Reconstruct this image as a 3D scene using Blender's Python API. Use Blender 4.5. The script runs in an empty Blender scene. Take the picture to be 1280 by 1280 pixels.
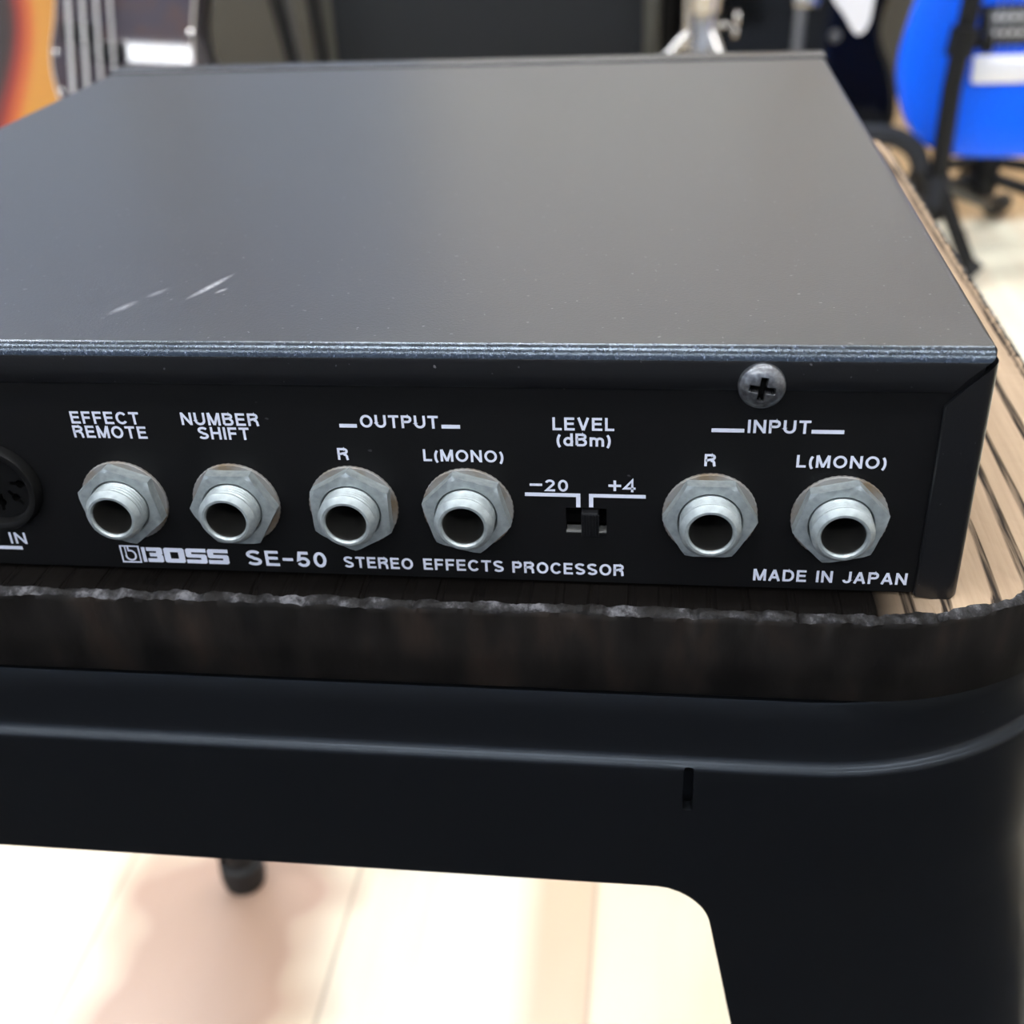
import bpy, bmesh, math, random
from mathutils import Vector, Matrix
random.seed(7)
PI = math.pi
C = bpy.context.scene.collection
Z0 = 0.466                      # the solved frame's origin (stool top) above the floor

# ------------------------------------------------------------------ camera, world, exposure
sc = bpy.context.scene
cd = bpy.data.cameras.new('camera')
cam = bpy.data.objects.new('camera', cd); C.objects.link(cam)
sc.camera = cam
right = Vector((0.992147, 0.117577, -0.042653)); down = Vector((0.024354, -0.516095, -0.856185)); fwd = Vector((-0.122681, 0.848423, -0.514906))
m = Matrix.Identity(4)
for i in range(3):
    m[i][0] = right[i]; m[i][1] = -down[i]; m[i][2] = -fwd[i]
m[0][3], m[1][3], m[2][3] = -0.0450, -0.1508, 0.1042 + Z0
cam.matrix_world = m
cd.sensor_fit = 'HORIZONTAL'; cd.sensor_width = 3.6; cd.lens = 3.6 * 1450 / 1280
cd.clip_start = 0.01; cd.clip_end = 50
cd.dof.use_dof = True; cd.dof.focus_distance = 0.173; cd.dof.aperture_fstop = 2.1

w = bpy.data.worlds.new('world'); sc.world = w; w.use_nodes = True
w.node_tree.nodes['Background'].inputs[0].default_value = (0.75, 0.85, 1.0, 1)
w.node_tree.nodes['Background'].inputs[1].default_value = 0.4
sc.view_settings.view_transform = 'Standard'; sc.view_settings.look = 'None'
sc.view_settings.gamma = 1; sc.view_settings.use_curve_mapping = False
sc.view_settings.exposure = 0.0
LAMP = 69.0                     # emission of the ceiling fixtures

# ------------------------------------------------------------------ materials
def mat(name, col, rough=0.5, metal=0.0, spec=0.5, coat=0.0):
    mt = bpy.data.materials.new(name); mt.use_nodes = True
    b = mt.node_tree.nodes['Principled BSDF']
    b.inputs['Base Color'].default_value = (*col, 1); b.inputs['Roughness'].default_value = rough
    b.inputs['Metallic'].default_value = metal; b.inputs['Specular IOR Level'].default_value = spec
    b.inputs['Coat Weight'].default_value = coat; b.inputs['Coat Roughness'].default_value = 0.05
    return mt
def N(mt, typ, **kw):
    n = mt.node_tree.nodes.new(typ)
    for k, v in kw.items(): setattr(n, k, v)
    return n
def L(mt, a, b): mt.node_tree.links.new(a, b)
def bsdf(mt): return mt.node_tree.nodes['Principled BSDF']
def coords(mt, scale=(1, 1, 1), rot=(0, 0, 0)):
    t = N(mt, 'ShaderNodeTexCoord'); mp = N(mt, 'ShaderNodeMapping')
    mp.inputs['Scale'].default_value = scale; mp.inputs['Rotation'].default_value = rot
    L(mt, t.outputs['Object'], mp.inputs['Vector']); return mp.outputs['Vector']
def noise(mt, vec, scale, detail=3, rough=0.5):
    n = N(mt, 'ShaderNodeTexNoise'); n.inputs['Scale'].default_value = scale
    n.inputs['Detail'].default_value = detail; n.inputs['Roughness'].default_value = rough
    if vec is not None: L(mt, vec, n.inputs['Vector'])
    return n.outputs['Fac']
def ramp(mt, fac, stops):
    r = N(mt, 'ShaderNodeValToRGB'); e = r.color_ramp.elements
    while len(e) < len(stops): e.new(0.5)
    for el, (p, c) in zip(e, stops):
        el.position = p; el.color = (*c, 1) if len(c) == 3 else c
    L(mt, fac, r.inputs['Fac']); return r.outputs['Color']
def mixc(mt, fac, a, b):
    n = N(mt, 'ShaderNodeMix', data_type='RGBA')
    for s, v in ((0, fac), (6, a), (7, b)):
        if hasattr(v, 'links'): L(mt, v, n.inputs[s])
        else: n.inputs[s].default_value = v if s == 0 else (*v, 1)
    return n.outputs[2]
def math_(mt, op, a, b=None):
    n = N(mt, 'ShaderNodeMath', operation=op)
    for i, v in enumerate((a, b)):
        if v is None: continue
        if hasattr(v, 'links'): L(mt, v, n.inputs[i])
        else: n.inputs[i].default_value = v
    return n.outputs[0]
def bump(mt, h, strength, dist):
    b = N(mt, 'ShaderNodeBump'); b.inputs['Strength'].default_value = strength; b.inputs['Distance'].default_value = dist
    L(mt, h, b.inputs['Height']); L(mt, b.outputs['Normal'], bsdf(mt).inputs['Normal'])
def speckle(mt, base, dust, scale, th):
    """sparse dust specks over a base colour"""
    v = coords(mt); f = noise(mt, v, scale, 2)
    f = ramp(mt, f, [(th, (0, 0, 0)), (th + 0.02, (1, 1, 1))])
    c = mixc(mt, f, base, dust); L(mt, c, bsdf(mt).inputs['Base Color'])

M = {}
M['cover'] = mat('cover_black_paint', (0.003, 0.0033, 0.0042), 0.34, 0, 0.75)
def cover_nodes(mt):
    # fine paint grain, dust specks and a few pale rub marks on the lid
    v = coords(mt)
    base = (0.0028, 0.0031, 0.0040)
    sp = ramp(mt, noise(mt, v, 1100, 1), [(0.755, (0, 0, 0)), (0.775, (1, 1, 1))])
    col = mixc(mt, math_(mt, 'MULTIPLY', sp, 0.35), base, (0.35, 0.35, 0.36))
    t = N(mt, 'ShaderNodeTexCoord')
    for (cx, cy, lx, ly, ang, amt) in ((-0.1185, 0.0245, 0.0068, 0.0009, 1.25, 0.75), (-0.1296, 0.0150, 0.0036, 0.0011, 1.2, 0.4),
                                       (-0.1160, 0.0225, 0.0016, 0.0006, 1.1, 0.6), (-0.1265, 0.0215, 0.0026, 0.0010, 1.15, 0.3),
                                       (-0.0420, 0.0290, 0.0006, 0.0005, 0, -1.0)):
        mp = N(mt, 'ShaderNodeMapping', vector_type='TEXTURE')
        mp.inputs['Location'].default_value = (cx, cy, 0.0398); mp.inputs['Rotation'].default_value = (0, 0, ang)
        mp.inputs['Scale'].default_value = (lx, ly, 0.004); L(mt, t.outputs['Object'], mp.inputs['Vector'])
        ln = N(mt, 'ShaderNodeVectorMath', operation='LENGTH'); L(mt, mp.outputs['Vector'], ln.inputs[0])
        f = math_(mt, 'SUBTRACT', 1.0, ln.outputs['Value'])
        n2 = noise(mt, v, 1500, 2)
        f = math_(mt, 'MULTIPLY', math_(mt, 'MAXIMUM', f, 0.0), math_(mt, 'MULTIPLY', n2, abs(amt) * 1.6))
        f = math_(mt, 'MINIMUM', f, 1.0)
        col = mixc(mt, f, col, (0.5, 0.5, 0.52) if amt > 0 else (0.002, 0.002, 0.002))
    L(mt, col, bsdf(mt).inputs['Base Color'])
    bump(mt, noise(mt, v, 2600, 2), 0.16, 0.0002)
cover_nodes(M['cover'])
M['panel'] = mat('panel_black', (0.003, 0.003, 0.0034), 0.55, 0, 0.2)
speckle(M['panel'], (0.003, 0.003, 0.0033), (0.05, 0.05, 0.055), 520, 0.775)
bump(M['panel'], noise(M['panel'], coords(M['panel']), 3000, 2), 0.1, 0.0001)
M['print'] = mat('white_print', (0.68, 0.71, 0.82), 0.6, 0, 0.2)
M['nickel'] = mat('dull_nickel', (0.62, 0.66, 0.66), 0.42, 0.5, 0.5)
nk = M['nickel']; c_ = ramp(nk, noise(nk, coords(nk), 900, 4), [(0.3, (0.28, 0.315, 0.32)), (0.7, (0.40, 0.445, 0.45))])
L(nk, c_, bsdf(nk).inputs['Base Color']); bump(nk, noise(nk, coords(nk), 2200, 3), 0.2, 0.0001)
M['washer'] = mat('stained_washer', (0.5, 0.47, 0.43), 0.55, 0.6)
ws = M['washer']; c_ = ramp(ws, noise(ws, coords(ws), 160, 4), [(0.38, (0.22, 0.165, 0.11)), (0.55, (0.30, 0.29, 0.275))])
L(ws, c_, bsdf(ws).inputs['Base Color'])
M['bore'] = mat('socket_bore', (0.035, 0.034, 0.031), 0.45, 0.2)
M['darkplastic'] = mat('black_plastic', (0.006, 0.006, 0.006), 0.45, 0, 0.12)
M['void'] = mat('dark_recess', (0.003, 0.003, 0.003), 0.8, 0, 0.1)
M['knob'] = mat('switch_knob', (0.007, 0.0072, 0.008), 0.4, 0, 0.2)
M['plate'] = mat('lit_panel_edge', (0.26, 0.26, 0.25), 0.5, 0.2)
M['screw'] = mat('dark_zinc_screw', (0.20, 0.21, 0.22), 0.35, 0.85)
sw = M['screw']; c_ = ramp(sw, noise(sw, coords(sw), 1400, 3), [(0.35, (0.12, 0.122, 0.13)), (0.65, (0.23, 0.24, 0.255))])
L(sw, c_, bsdf(sw).inputs['Base Color']); bump(sw, noise(sw, coords(sw), 2500, 2), 0.3, 0.0001)
M['bezel'] = mat('bezel_black', (0.006, 0.006, 0.007), 0.27, 0, 0.5)
M['stool'] = mat('black_powder_coat', (0.0055, 0.0059, 0.0068), 0.34, 0, 0.28)
bsdf(M['stool']).inputs['Specular Tint'].default_value = (0.72, 0.85, 1.0, 1)
speckle(M['stool'], (0.0055, 0.0059, 0.0068), (0.06, 0.06, 0.06), 300, 0.80)
M['rubber'] = mat('black_rubber', (0.012, 0.012, 0.012), 0.6, 0, 0.3)

# wood of the seat: weathered planks with deep dark grain, burnt edge
M['woodtop'] = mat('weathered_wood', (0.4, 0.28, 0.17), 0.75, 0, 0.04)
def wood_nodes(mt):
    v = coords(mt, (1, 0.055, 1), (0, 0, 0.03))
    warp = noise(mt, v, 60, 3)
    wv = N(mt, 'ShaderNodeTexWave', wave_type='BANDS', bands_direction='X', wave_profile='SIN')
    wv.inputs['Scale'].default_value = 52; wv.inputs['Distortion'].default_value = 7.0
    wv.inputs['Detail'].default_value = 3; wv.inputs['Detail Scale'].default_value = 1.6
    L(mt, v, wv.inputs['Vector'])
    fine = noise(mt, coords(mt, (1, 0.04, 1)), 1300, 3)
    gro = ramp(mt, wv.outputs['Fac'], [(0.07, (1, 1, 1)), (0.20, (0, 0, 0))])
    tone = ramp(mt, warp, [(0.3, (0.33, 0.235, 0.155)), (0.7, (0.55, 0.41, 0.28))])
    tone = mixc(mt, math_(mt, 'MULTIPLY', fine, 0.45), tone, (0.15, 0.10, 0.065))
    pl = ramp(mt, fine, [(0.42, (0, 0, 0)), (0.6, (1, 1, 1))])
    gro = math_(mt, 'MULTIPLY', gro, math_(mt, 'ADD', math_(mt, 'MULTIPLY', pl, 0.5), 0.55))
    gro = math_(mt, 'MINIMUM', gro, 1.0)
    col = mixc(mt, gro, tone, (0.028, 0.022, 0.018))
    # scorched band along the front edge
    t = N(mt, 'ShaderNodeTexCoord'); s = N(mt, 'ShaderNodeSeparateXYZ'); L(mt, t.outputs['Object'], s.inputs[0])
    n = noise(mt, coords(mt, (1, 1, 1)), 220, 3)
    yy = math_(mt, 'ADD', s.outputs['Y'], math_(mt, 'MULTIPLY', n, 0.004))
    b1 = ramp(mt, math_(mt, 'MULTIPLY', math_(mt, 'ADD', yy, 0.01), 40.0), [(0.66, (1, 1, 1)), (0.84, (0, 0, 0))])
    b2 = ramp(mt, math_(mt, 'MULTIPLY', math_(mt, 'ADD', s.outputs['X'], 0.02), 30.0), [(0.25, (1, 1, 1)), (0.60, (0, 0, 0))])
    f = math_(mt, 'MULTIPLY', b1, b2)
    col = mixc(mt, f, col, (0.0042, 0.0034, 0.0029))
    L(mt, col, bsdf(mt).inputs['Base Color'])
    h = math_(mt, 'SUBTRACT', math_(mt, 'MULTIPLY', fine, 0.25), gro)
    bump(mt, h, 0.7, 0.0008)
wood_nodes(M['woodtop'])
M['woodside'] = mat('scorched_wood', (0.014, 0.011, 0.0095), 0.6, 0, 0.12)
ws_ = M['woodside']
c_ = ramp(ws_, noise(ws_, coords(ws_, (1, 1, 0.35), (0, 0.5, 0)), 130, 4), [(0.35, (0.005, 0.0044, 0.004)), (0.55, (0.0115, 0.0098, 0.0086)), (0.72, (0.024, 0.017, 0.013))])
L(ws_, c_, bsdf(ws_).inputs['Base Color']); bump(ws_, noise(ws_, coords(ws_, (1, 1, 0.4)), 260, 4), 0.35, 0.0006)
M['woodedge'] = mat('worn_edge', (0.16, 0.155, 0.16), 0.5, 0, 0.15)
we = M['woodedge']
c_ = ramp(we, noise(we, coords(we), 170, 5, 0.7), [(0.44, (0.006, 0.005, 0.0045)), (0.54, (0.025, 0.024, 0.025)), (0.64, (0.12, 0.118, 0.125))])
L(we, c_, bsdf(we).inputs['Base Color']); bump(we, noise(we, coords(we), 700, 3), 0.5, 0.0006)

# ------------------------------------------------------------------ builders
def link(name, me, mt, parent=None, loc=(0, 0, 0)):
    o = bpy.data.objects.new(name, me); C.objects.link(o)
    for x in (mt if isinstance(mt, (list, tuple)) else [mt]): me.materials.append(x)
    if parent: o.parent = parent
    o.location = loc
    return o
def fin(bm, name, mt, parent=None, loc=(0, 0, 0), smooth=None):
    bmesh.ops.recalc_face_normals(bm, faces=bm.faces)
    me = bpy.data.meshes.new(name); bm.to_mesh(me); bm.free()
    if smooth is not None:
        for p in me.polygons: p.use_smooth = True
        if smooth < 179: me.set_sharp_from_angle(angle=math.radians(smooth))
    return link(name, me, mt, parent, loc)
def tag(o, label, cat, group=None):
    o['label'] = label; o['category'] = cat
    if group: o['group'] = group
    return o
def thing(name, label, cat, loc=(0, 0, 0), rot=(0, 0, 0), group=None):
    o = bpy.data.objects.new(name, None); C.objects.link(o); o.empty_display_size = 0.02
    o.location = loc; o.rotation_euler = rot
    return tag(o, label, cat, group)
def box(bm, a, b, bev=0.0, seg=2):
    x0, y0, z0 = a; x1, y1, z1 = b
    vs = [bm.verts.new(p) for p in ((x0, y0, z0), (x1, y0, z0), (x1, y1, z0), (x0, y1, z0), (x0, y0, z1), (x1, y0, z1), (x1, y1, z1), (x0, y1, z1))]
    fs = [bm.faces.new([vs[i] for i in q]) for q in ((0, 3, 2, 1), (4, 5, 6, 7), (0, 1, 5, 4), (1, 2, 6, 5), (2, 3, 7, 6), (3, 0, 4, 7))]
    if bev: bmesh.ops.bevel(bm, geom=list({e for f in fs for e in f.edges}), offset=bev, segments=seg, affect='EDGES', profile=0.5)
def loft(bm, rings, closed=True, caps=True, mats=None):
    """rings of equal point count; returns vert rings"""
    R = [[bm.verts.new(p) for p in r] for r in rings]
    n = len(R[0])
    for i in range(len(R) - 1):
        for j in range(n if closed else n - 1):
            k = (j + 1) % n
            f = bm.faces.new((R[i][j], R[i][k], R[i + 1][k], R[i + 1][j]))
            if mats: f.material_index = mats[i]
    if caps:
        f = bm.faces.new(R[0][::-1]); g = bm.faces.new(R[-1])
        if mats: f.material_index = mats[0]; g.material_index = mats[-1]
    return R
def lathe(bm, prof, seg=48, origin=(0, 0, 0), axis='Z', caps=False):
    """profile of (radius, height)"""
    rings = []
    for r, h in prof:
        ring = []
        for k in range(seg):
            a = 2 * PI * k / seg; u, v_ = r * math.cos(a), r * math.sin(a)
            q = {'Z': (u, v_, h), 'Y': (u, h, v_), 'X': (h, u, v_)}[axis]
            ring.append((q[0] + origin[0], q[1] + origin[1], q[2] + origin[2]))
        rings.append(ring)
    loft(bm, rings, True, caps)
def tube(bm, pts, r, seg=12, caps=True):
    pts = [Vector(p) for p in pts]; rings = []; rs = r if isinstance(r, (list, tuple)) else [r] * len(pts)
    ref = Vector((0, 0, 1))
    d0 = (pts[1] - pts[0]).normalized()
    if abs(d0.dot(ref)) > 0.9: ref = Vector((0, 1, 0))
    for i, p in enumerate(pts):
        a = pts[max(i - 1, 0)]; b = pts[min(i + 1, len(pts) - 1)]; d = (b - a).normalized()
        x = d.cross(ref).normalized(); y = x.cross(d)
        rings.append([p + (x * math.cos(2 * PI * k / seg) + y * math.sin(2 * PI * k / seg)) * rs[i] for k in range(seg)])
    loft(bm, rings, True, caps)
def smooth_pts(pts, n=6, closed=False):
    pts = [Vector(p) for p in pts]; out = []; c = len(pts)
    for i in range(c if closed else c - 1):
        g = lambda j: pts[j % c] if closed else pts[min(max(j, 0), c - 1)]
        p0, p1, p2, p3 = g(i - 1), g(i), g(i + 1), g(i + 2)
        for k in range(n):
            t = k / n
            out.append(0.5 * ((2 * p1) + (p2 - p0) * t + (2 * p0 - 5 * p1 + 4 * p2 - p3) * t * t + (3 * p1 - p0 - 3 * p2 + p3) * t ** 3))
    if not closed: out.append(pts[-1])
    return out
def curve_mesh(name, splines, extrude=0.0, res=1):
    """closed 2D polygons (holes allowed) filled as a plate; lies in XY, thickness 2*extrude"""
    cu = bpy.data.curves.new(name, 'CURVE'); cu.dimensions = '2D'; cu.fill_mode = 'BOTH'; cu.extrude = extrude
    for s in splines:
        sp = cu.splines.new('POLY'); sp.points.add(len(s) - 1); sp.use_cyclic_u = True
        for p, q in zip(sp.points, s): p.co = (q[0], q[1], 0, 1)
    return bake(cu, name)
def bake(cu, name):
    o = bpy.data.objects.new(name, cu); C.objects.link(o)
    dg = bpy.context.evaluated_depsgraph_get(); dg.update()
    me = bpy.data.meshes.new_from_object(o.evaluated_get(dg))
    bpy.data.objects.remove(o); bpy.data.curves.remove(cu)
    me.name = name; me.materials.clear()
    return me
def circ(cx, cy, r, n=48, a0=0, a1=2 * PI, end=False):
    return [(cx + r * math.cos(a0 + (a1 - a0) * k / n), cy + r * math.sin(a0 + (a1 - a0) * k / n)) for k in range(n + (1 if end else 0))]
def upright(me, y):
    """XY plate -> XZ plate at depth y, its face turned to -y"""
    me.transform(Matrix(((1, 0, 0, 0), (0, 0, -1, y), (0, 1, 0, 0), (0, 0, 0, 1))))
    return me

# ------------------------------------------------------------------ the room
FY0, FY1, FX0, FX1, FH = -3.6, 2.62, -2.6, 2.6, 2.75
def structure(name, a, b, mt):
    bm = bmesh.new(); box(bm, a, b); o = fin(bm, name, mt); o['kind'] = 'structure'; return o
M['floor'] = mat('floor_planks', (0.7, 0.55, 0.38), 0.28, 0, 0.5)
def floor_nodes(mt):
    t = N(mt, 'ShaderNodeTexCoord'); s = N(mt, 'ShaderNodeSeparateXYZ'); L(mt, t.outputs['Object'], s.inputs[0])
    px = math_(mt, 'DIVIDE', math_(mt, 'ADD', s.outputs['X'], 0.0755 + 3.0), 0.15)
    ix = math_(mt, 'FLOOR', px); fx = math_(mt, 'FRACT', px)
    wn0 = N(mt, 'ShaderNodeTexWhiteNoise', noise_dimensions='1D'); L(mt, ix, wn0.inputs['W'])
    py = math_(mt, 'ADD', math_(mt, 'DIVIDE', s.outputs['Y'], 0.9), math_(mt, 'MULTIPLY', wn0.outputs['Value'], 5.0))
    iy = math_(mt, 'FLOOR', py); fy = math_(mt, 'FRACT', py)
    cb = N(mt, 'ShaderNodeCombineXYZ'); L(mt, ix, cb.inputs[0]); L(mt, iy, cb.inputs[1])
    wn = N(mt, 'ShaderNodeTexWhiteNoise', noise_dimensions='3D'); L(mt, cb.outputs[0], wn.inputs['Vector'])
    tone = ramp(mt, wn.outputs['Value'], [(0.0, (0.86, 0.81, 0.64)), (0.5, (0.84, 0.78, 0.60)), (0.8, (0.80, 0.66, 0.46)), (1.0, (0.76, 0.60, 0.42))])
    mp = N(mt, 'ShaderNodeMapping'); mp.inputs['Scale'].default_value = (1, 0.12, 1)
    L(mt, t.outputs['Object'], mp.inputs['Vector'])
    add = N(mt, 'ShaderNodeVectorMath', operation='ADD'); L(mt, mp.outputs['Vector'], add.inputs[0]); L(mt, wn.outputs['Color'], add.inputs[1])
    g = noise(mt, add.outputs[0], 22, 4, 0.6)
    g2 = ramp(mt, g, [(0.42, (0, 0, 0)), (0.68, (1, 1, 1))])
    col = mixc(mt, math_(mt, 'MULTIPLY', g2, 0.5), tone, (0.72, 0.53, 0.36))
    st = math_(mt, 'MULTIPLY', ramp(mt, math_(mt, 'ADD', math_(mt, 'MULTIPLY', s.outputs['X'], 8.0), 1.5), [(0.50, (0, 0, 0)), (0.66, (1, 1, 1)), (0.895, (1, 1, 1)), (0.899, (0, 0, 0))]), 0.75)
    col = mixc(mt, st, col, (0.58, 0.36, 0.21))         # tan streak down one board
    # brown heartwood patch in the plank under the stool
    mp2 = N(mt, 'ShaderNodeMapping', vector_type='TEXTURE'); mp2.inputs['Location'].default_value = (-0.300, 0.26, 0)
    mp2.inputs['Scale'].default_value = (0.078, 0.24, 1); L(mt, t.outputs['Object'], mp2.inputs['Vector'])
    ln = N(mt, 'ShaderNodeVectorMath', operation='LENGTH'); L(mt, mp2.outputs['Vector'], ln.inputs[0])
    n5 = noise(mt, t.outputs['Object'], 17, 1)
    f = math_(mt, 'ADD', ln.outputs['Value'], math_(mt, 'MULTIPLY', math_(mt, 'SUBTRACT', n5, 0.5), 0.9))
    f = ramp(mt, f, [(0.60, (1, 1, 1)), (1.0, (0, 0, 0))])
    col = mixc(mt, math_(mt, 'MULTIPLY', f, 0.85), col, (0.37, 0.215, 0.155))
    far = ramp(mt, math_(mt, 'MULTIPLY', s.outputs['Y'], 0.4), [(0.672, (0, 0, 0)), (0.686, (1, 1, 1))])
    col = mixc(mt, math_(mt, 'MULTIPLY', far, 0.85), col, (0.50, 0.30, 0.13))   # shade under the blue guitar, painted tan across the back boards
    e1 = math_(mt, 'MINIMUM', fx, math_(mt, 'SUBTRACT', 1.0, fx))
    e2 = math_(mt, 'MULTIPLY', math_(mt, 'MINIMUM', fy, math_(mt, 'SUBTRACT', 1.0, fy)), 6.0)
    ed = ramp(mt, math_(mt, 'MINIMUM', e1, e2), [(0.004, (1, 1, 1)), (0.012, (0, 0, 0))])
    col = mixc(mt, math_(mt, 'MULTIPLY', ed, 0.55), col, (0.2, 0.12, 0.07))
    L(mt, col, bsdf(mt).inputs['Base Color'])
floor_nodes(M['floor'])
M['wallgrey'] = mat('olive_grey_wall', (0.070, 0.067, 0.054), 0.8, 0, 0.3)
M['wallwhite'] = mat('white_wall', (0.80, 0.77, 0.73), 0.8, 0, 0.3)
M['wallcool'] = mat('cool_grey_wall', (0.40, 0.45, 0.55), 0.8, 0, 0.3)
M['ceil'] = mat('ceiling_paint', (0.8, 0.8, 0.8), 0.9, 0, 0.2)
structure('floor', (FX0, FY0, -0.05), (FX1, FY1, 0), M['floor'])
structure('wall_back', (FX0, FY1, 0), (FX1, FY1 + 0.1, FH), M['wallwhite'])
structure('trim_1', (FX0, FY1 - 0.02, 0), (FX1, FY1, 0.80), M['wallgrey'])
structure('wall_left', (FX0 - 0.1, FY0, 0), (FX0, FY1, FH), M['wallcool'])
structure('wall_right', (FX1, FY0, 0), (FX1 + 0.1, FY1, FH), M['wallwhite'])
structure('wall_front', (FX0, FY0 - 0.1, 0), (FX1, FY0, FH), M['wallcool'])
structure('ceiling', (FX0 - 0.1, FY0 - 0.1, FH), (FX1 + 0.1, FY1 + 0.1, FH + 0.1), M['ceil'])
M['dark_sheet'] = mat('added_sheet_charcoal', (0.016, 0.016, 0.018), 0.95, 0, 0.05)
structure('added_cool_panel', (FX0, FY1 - 0.012, 0.80), (-0.62, FY1, FH), M['wallcool'])  # unseen panel, added so the lid's left side reflects cooler and darker
bm = bmesh.new()                                # unseen L-shaped dark sheet added to cut bright floor reflections on black parts
L_ = [(-1.9, -2.9), (1.9, -2.9), (1.9, 0.22), (0.16, 0.22), (0.16, -0.075), (-1.9, -0.075)]
loft(bm, [[(x, y, 0.0) for x, y in L_], [(x, y, 0.006) for x, y in L_]])
fin(bm, 'added_dark_sheet', M['dark_sheet'])['kind'] = 'structure'
M['lamp'] = mat('lamp_diffuser', (0.9, 0.9, 0.9), 0.5)
bsdf(M['lamp']).inputs['Emission Color'].default_value = (0.93, 0.96, 1.0, 1)
bsdf(M['lamp']).inputs['Emission Strength'].default_value = LAMP
M['white_metal'] = mat('white_enamel', (0.75, 0.75, 0.75), 0.4)
rows = [(1.75, 'nearest the back wall'), (-0.4, 'right above the viewer'), (-2.6, 'far behind the viewer')]
cols = [(-1.99, 'leftmost'), (-0.39, 'middle one'), (1.21, 'rightmost')]
for y, wy in rows:
    for x, wx in cols:
        t = thing('ceiling_light', '%s of the slim white ceiling lights in the row %s' % (wx, wy), 'light', (x, y, FH), group='slim ceiling lights')
        bm = bmesh.new(); box(bm, (-0.599, -0.075, -0.05), (0.599, 0.075, -0.0005), 0.006); fin(bm, 'lamp_frame', M['white_metal'], t)
        bm = bmesh.new(); box(bm, (-0.595, -0.055, -0.062), (0.595, 0.055, -0.051)); fin(bm, 'diffuser', M['lamp'], t)

# ------------------------------------------------------------------ the stool
SX, SY = -0.124, 0.156                        # its middle
def rrect(x0, x1, y0, y1, r, step=0.004, fine=None):
    """rounded rectangle, counter-clockwise from the front edge; fine = step used on the front edge, front right corner and right edge"""
    pts = []; fine = fine or step
    def seg(a, b, st):
        n = max(2, int((Vector(b) - Vector(a)).length / st))
        for k in range(n): pts.append(((a[0] + (b[0] - a[0]) * k / n, a[1] + (b[1] - a[1]) * k / n)))
    def arc(cx, cy, a0, st):
        n = max(8, int(r * PI / 2 / st))
        for k in range(n):
            a = a0 + PI / 2 * k / n; pts.append((cx + r * math.cos(a), cy + r * math.sin(a)))
    seg((x0 + r, y0), (x1 - r, y0), fine); arc(x1 - r, y0 + r, -PI / 2, fine)
    seg((x1, y0 + r), (x1, y1 - r), fine); arc(x1 - r, y1 - r, 0, step)
    seg((x1 - r, y1), (x0 + r, y1), step); arc(x0 + r, y1 - r, PI / 2, step)
    seg((x0, y1 - r), (x0, y0 + r), step); arc(x0 + r, y0 + r, PI, step)
    return pts
stool = thing('stool', 'black metal stool with scorched wooden seat carrying the black effects unit', 'stool', (SX, SY, 0))
SO = (-SX, -SY, Z0)                            # children drawn in the solved frame
def val(x, s, seed):                           # smooth 1-D value noise
    x = x / s; i = math.floor(x); f = x - i; f = f * f * (3 - 2 * f)
    h = lambda k: random.Random(seed * 7919 + k).random()
    return h(i) * (1 - f) + h(i + 1) * f
def seat_mesh():
    bm = bmesh.new()
    base = rrect(-0.279, 0.0335, -0.0059, 0.3185, 0.047, 0.004, 0.0005)
    n = len(base); s = [0.0]
    for a, b in zip(base, base[1:]): s.append(s[-1] + (Vector(b) - Vector(a)).length)
    nor = []
    for i in range(n):
        d = Vector(base[(i + 1) % n]) - Vector(base[i - 1]); d.normalize(); nor.append((-d.y, d.x))   # inward
    notch = [0.0] * n                          # open grain mouths along the edge
    pos = 0.0; rg = random.Random(3)
    while pos < s[-1]:
        pos += rg.uniform(0.004, 0.010); wd = rg.uniform(0.0004, 0.0012); dp = rg.uniform(0.3, 1.0)
        for i in range(n):
            q = abs(s[i] - pos) / wd
            if q < 1.5: notch[i] = max(notch[i], dp * max(0, 1 - q / 1.5))
    def ring(inset, z, jin=0.0, jz=0.0, nin=0.0, nz=0.0, seed=0):
        out = []
        for i, (x, y) in enumerate(base):
            a = inset + jin * (val(s[i], 0.0022, seed) - 0.5) + 0.6 * jin * (val(s[i], 0.0007, seed + 5) - 0.5) + nin * notch[i]
            zz = z + jz * (val(s[i], 0.003, seed + 9) - 0.5) + 0.5 * jz * (val(s[i], 0.0008, seed + 3) - 0.5) - nz * notch[i]
            out.append((x + nor[i][0] * a, y + nor[i][1] * a, zz))
        return out
    rings = [ring(0.006, -0.0175), ring(0.0008, -0.0175), ring(0.0, -0.0167), ring(0.0001, -0.009), ring(0.0, -0.0030, 0.0001, 0.0004, 0, 0, 1),
             ring(0.0001, -0.0020, 0.0004, 0.0006, 0.0003, 0.0005, 2), ring(0.0007, -0.0014, 0.0006, 0.0003, 0.0007, 0.0008, 3),
             ring(0.0014, -0.0011, 0.0008, 0.0002, 0.0006, 0.0007, 4), ring(0.0034, -0.0010, 0, 0, 0, 0.0002), ring(0.010, -0.0010), ring(0.025, -0.001), ring(0.040, -0.001)]
    loft(bm, rings, True, True, [0, 0, 0, 0, 0, 1, 1, 2, 2, 2, 2])
    return bm
seat = fin(seat_mesh(), 'seat', [M['woodside'], M['woodedge'], M['woodtop']], stool, SO, smooth=50)
FRX0, FRX1, FRY0, FRY1, FRR = -0.283, 0.0370, -0.0079, 0.3218, 0.057
def fring(o, z):                               # outline grown outward by o
    pts = rrect(FRX0 - o, FRX1 + o, FRY0 - o, FRY1 + o, FRR + o, 0.003)
    return [(x, y, z) for x, y in pts]
def same(rings):
    n = min(len(r) for r in rings); return rings
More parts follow.
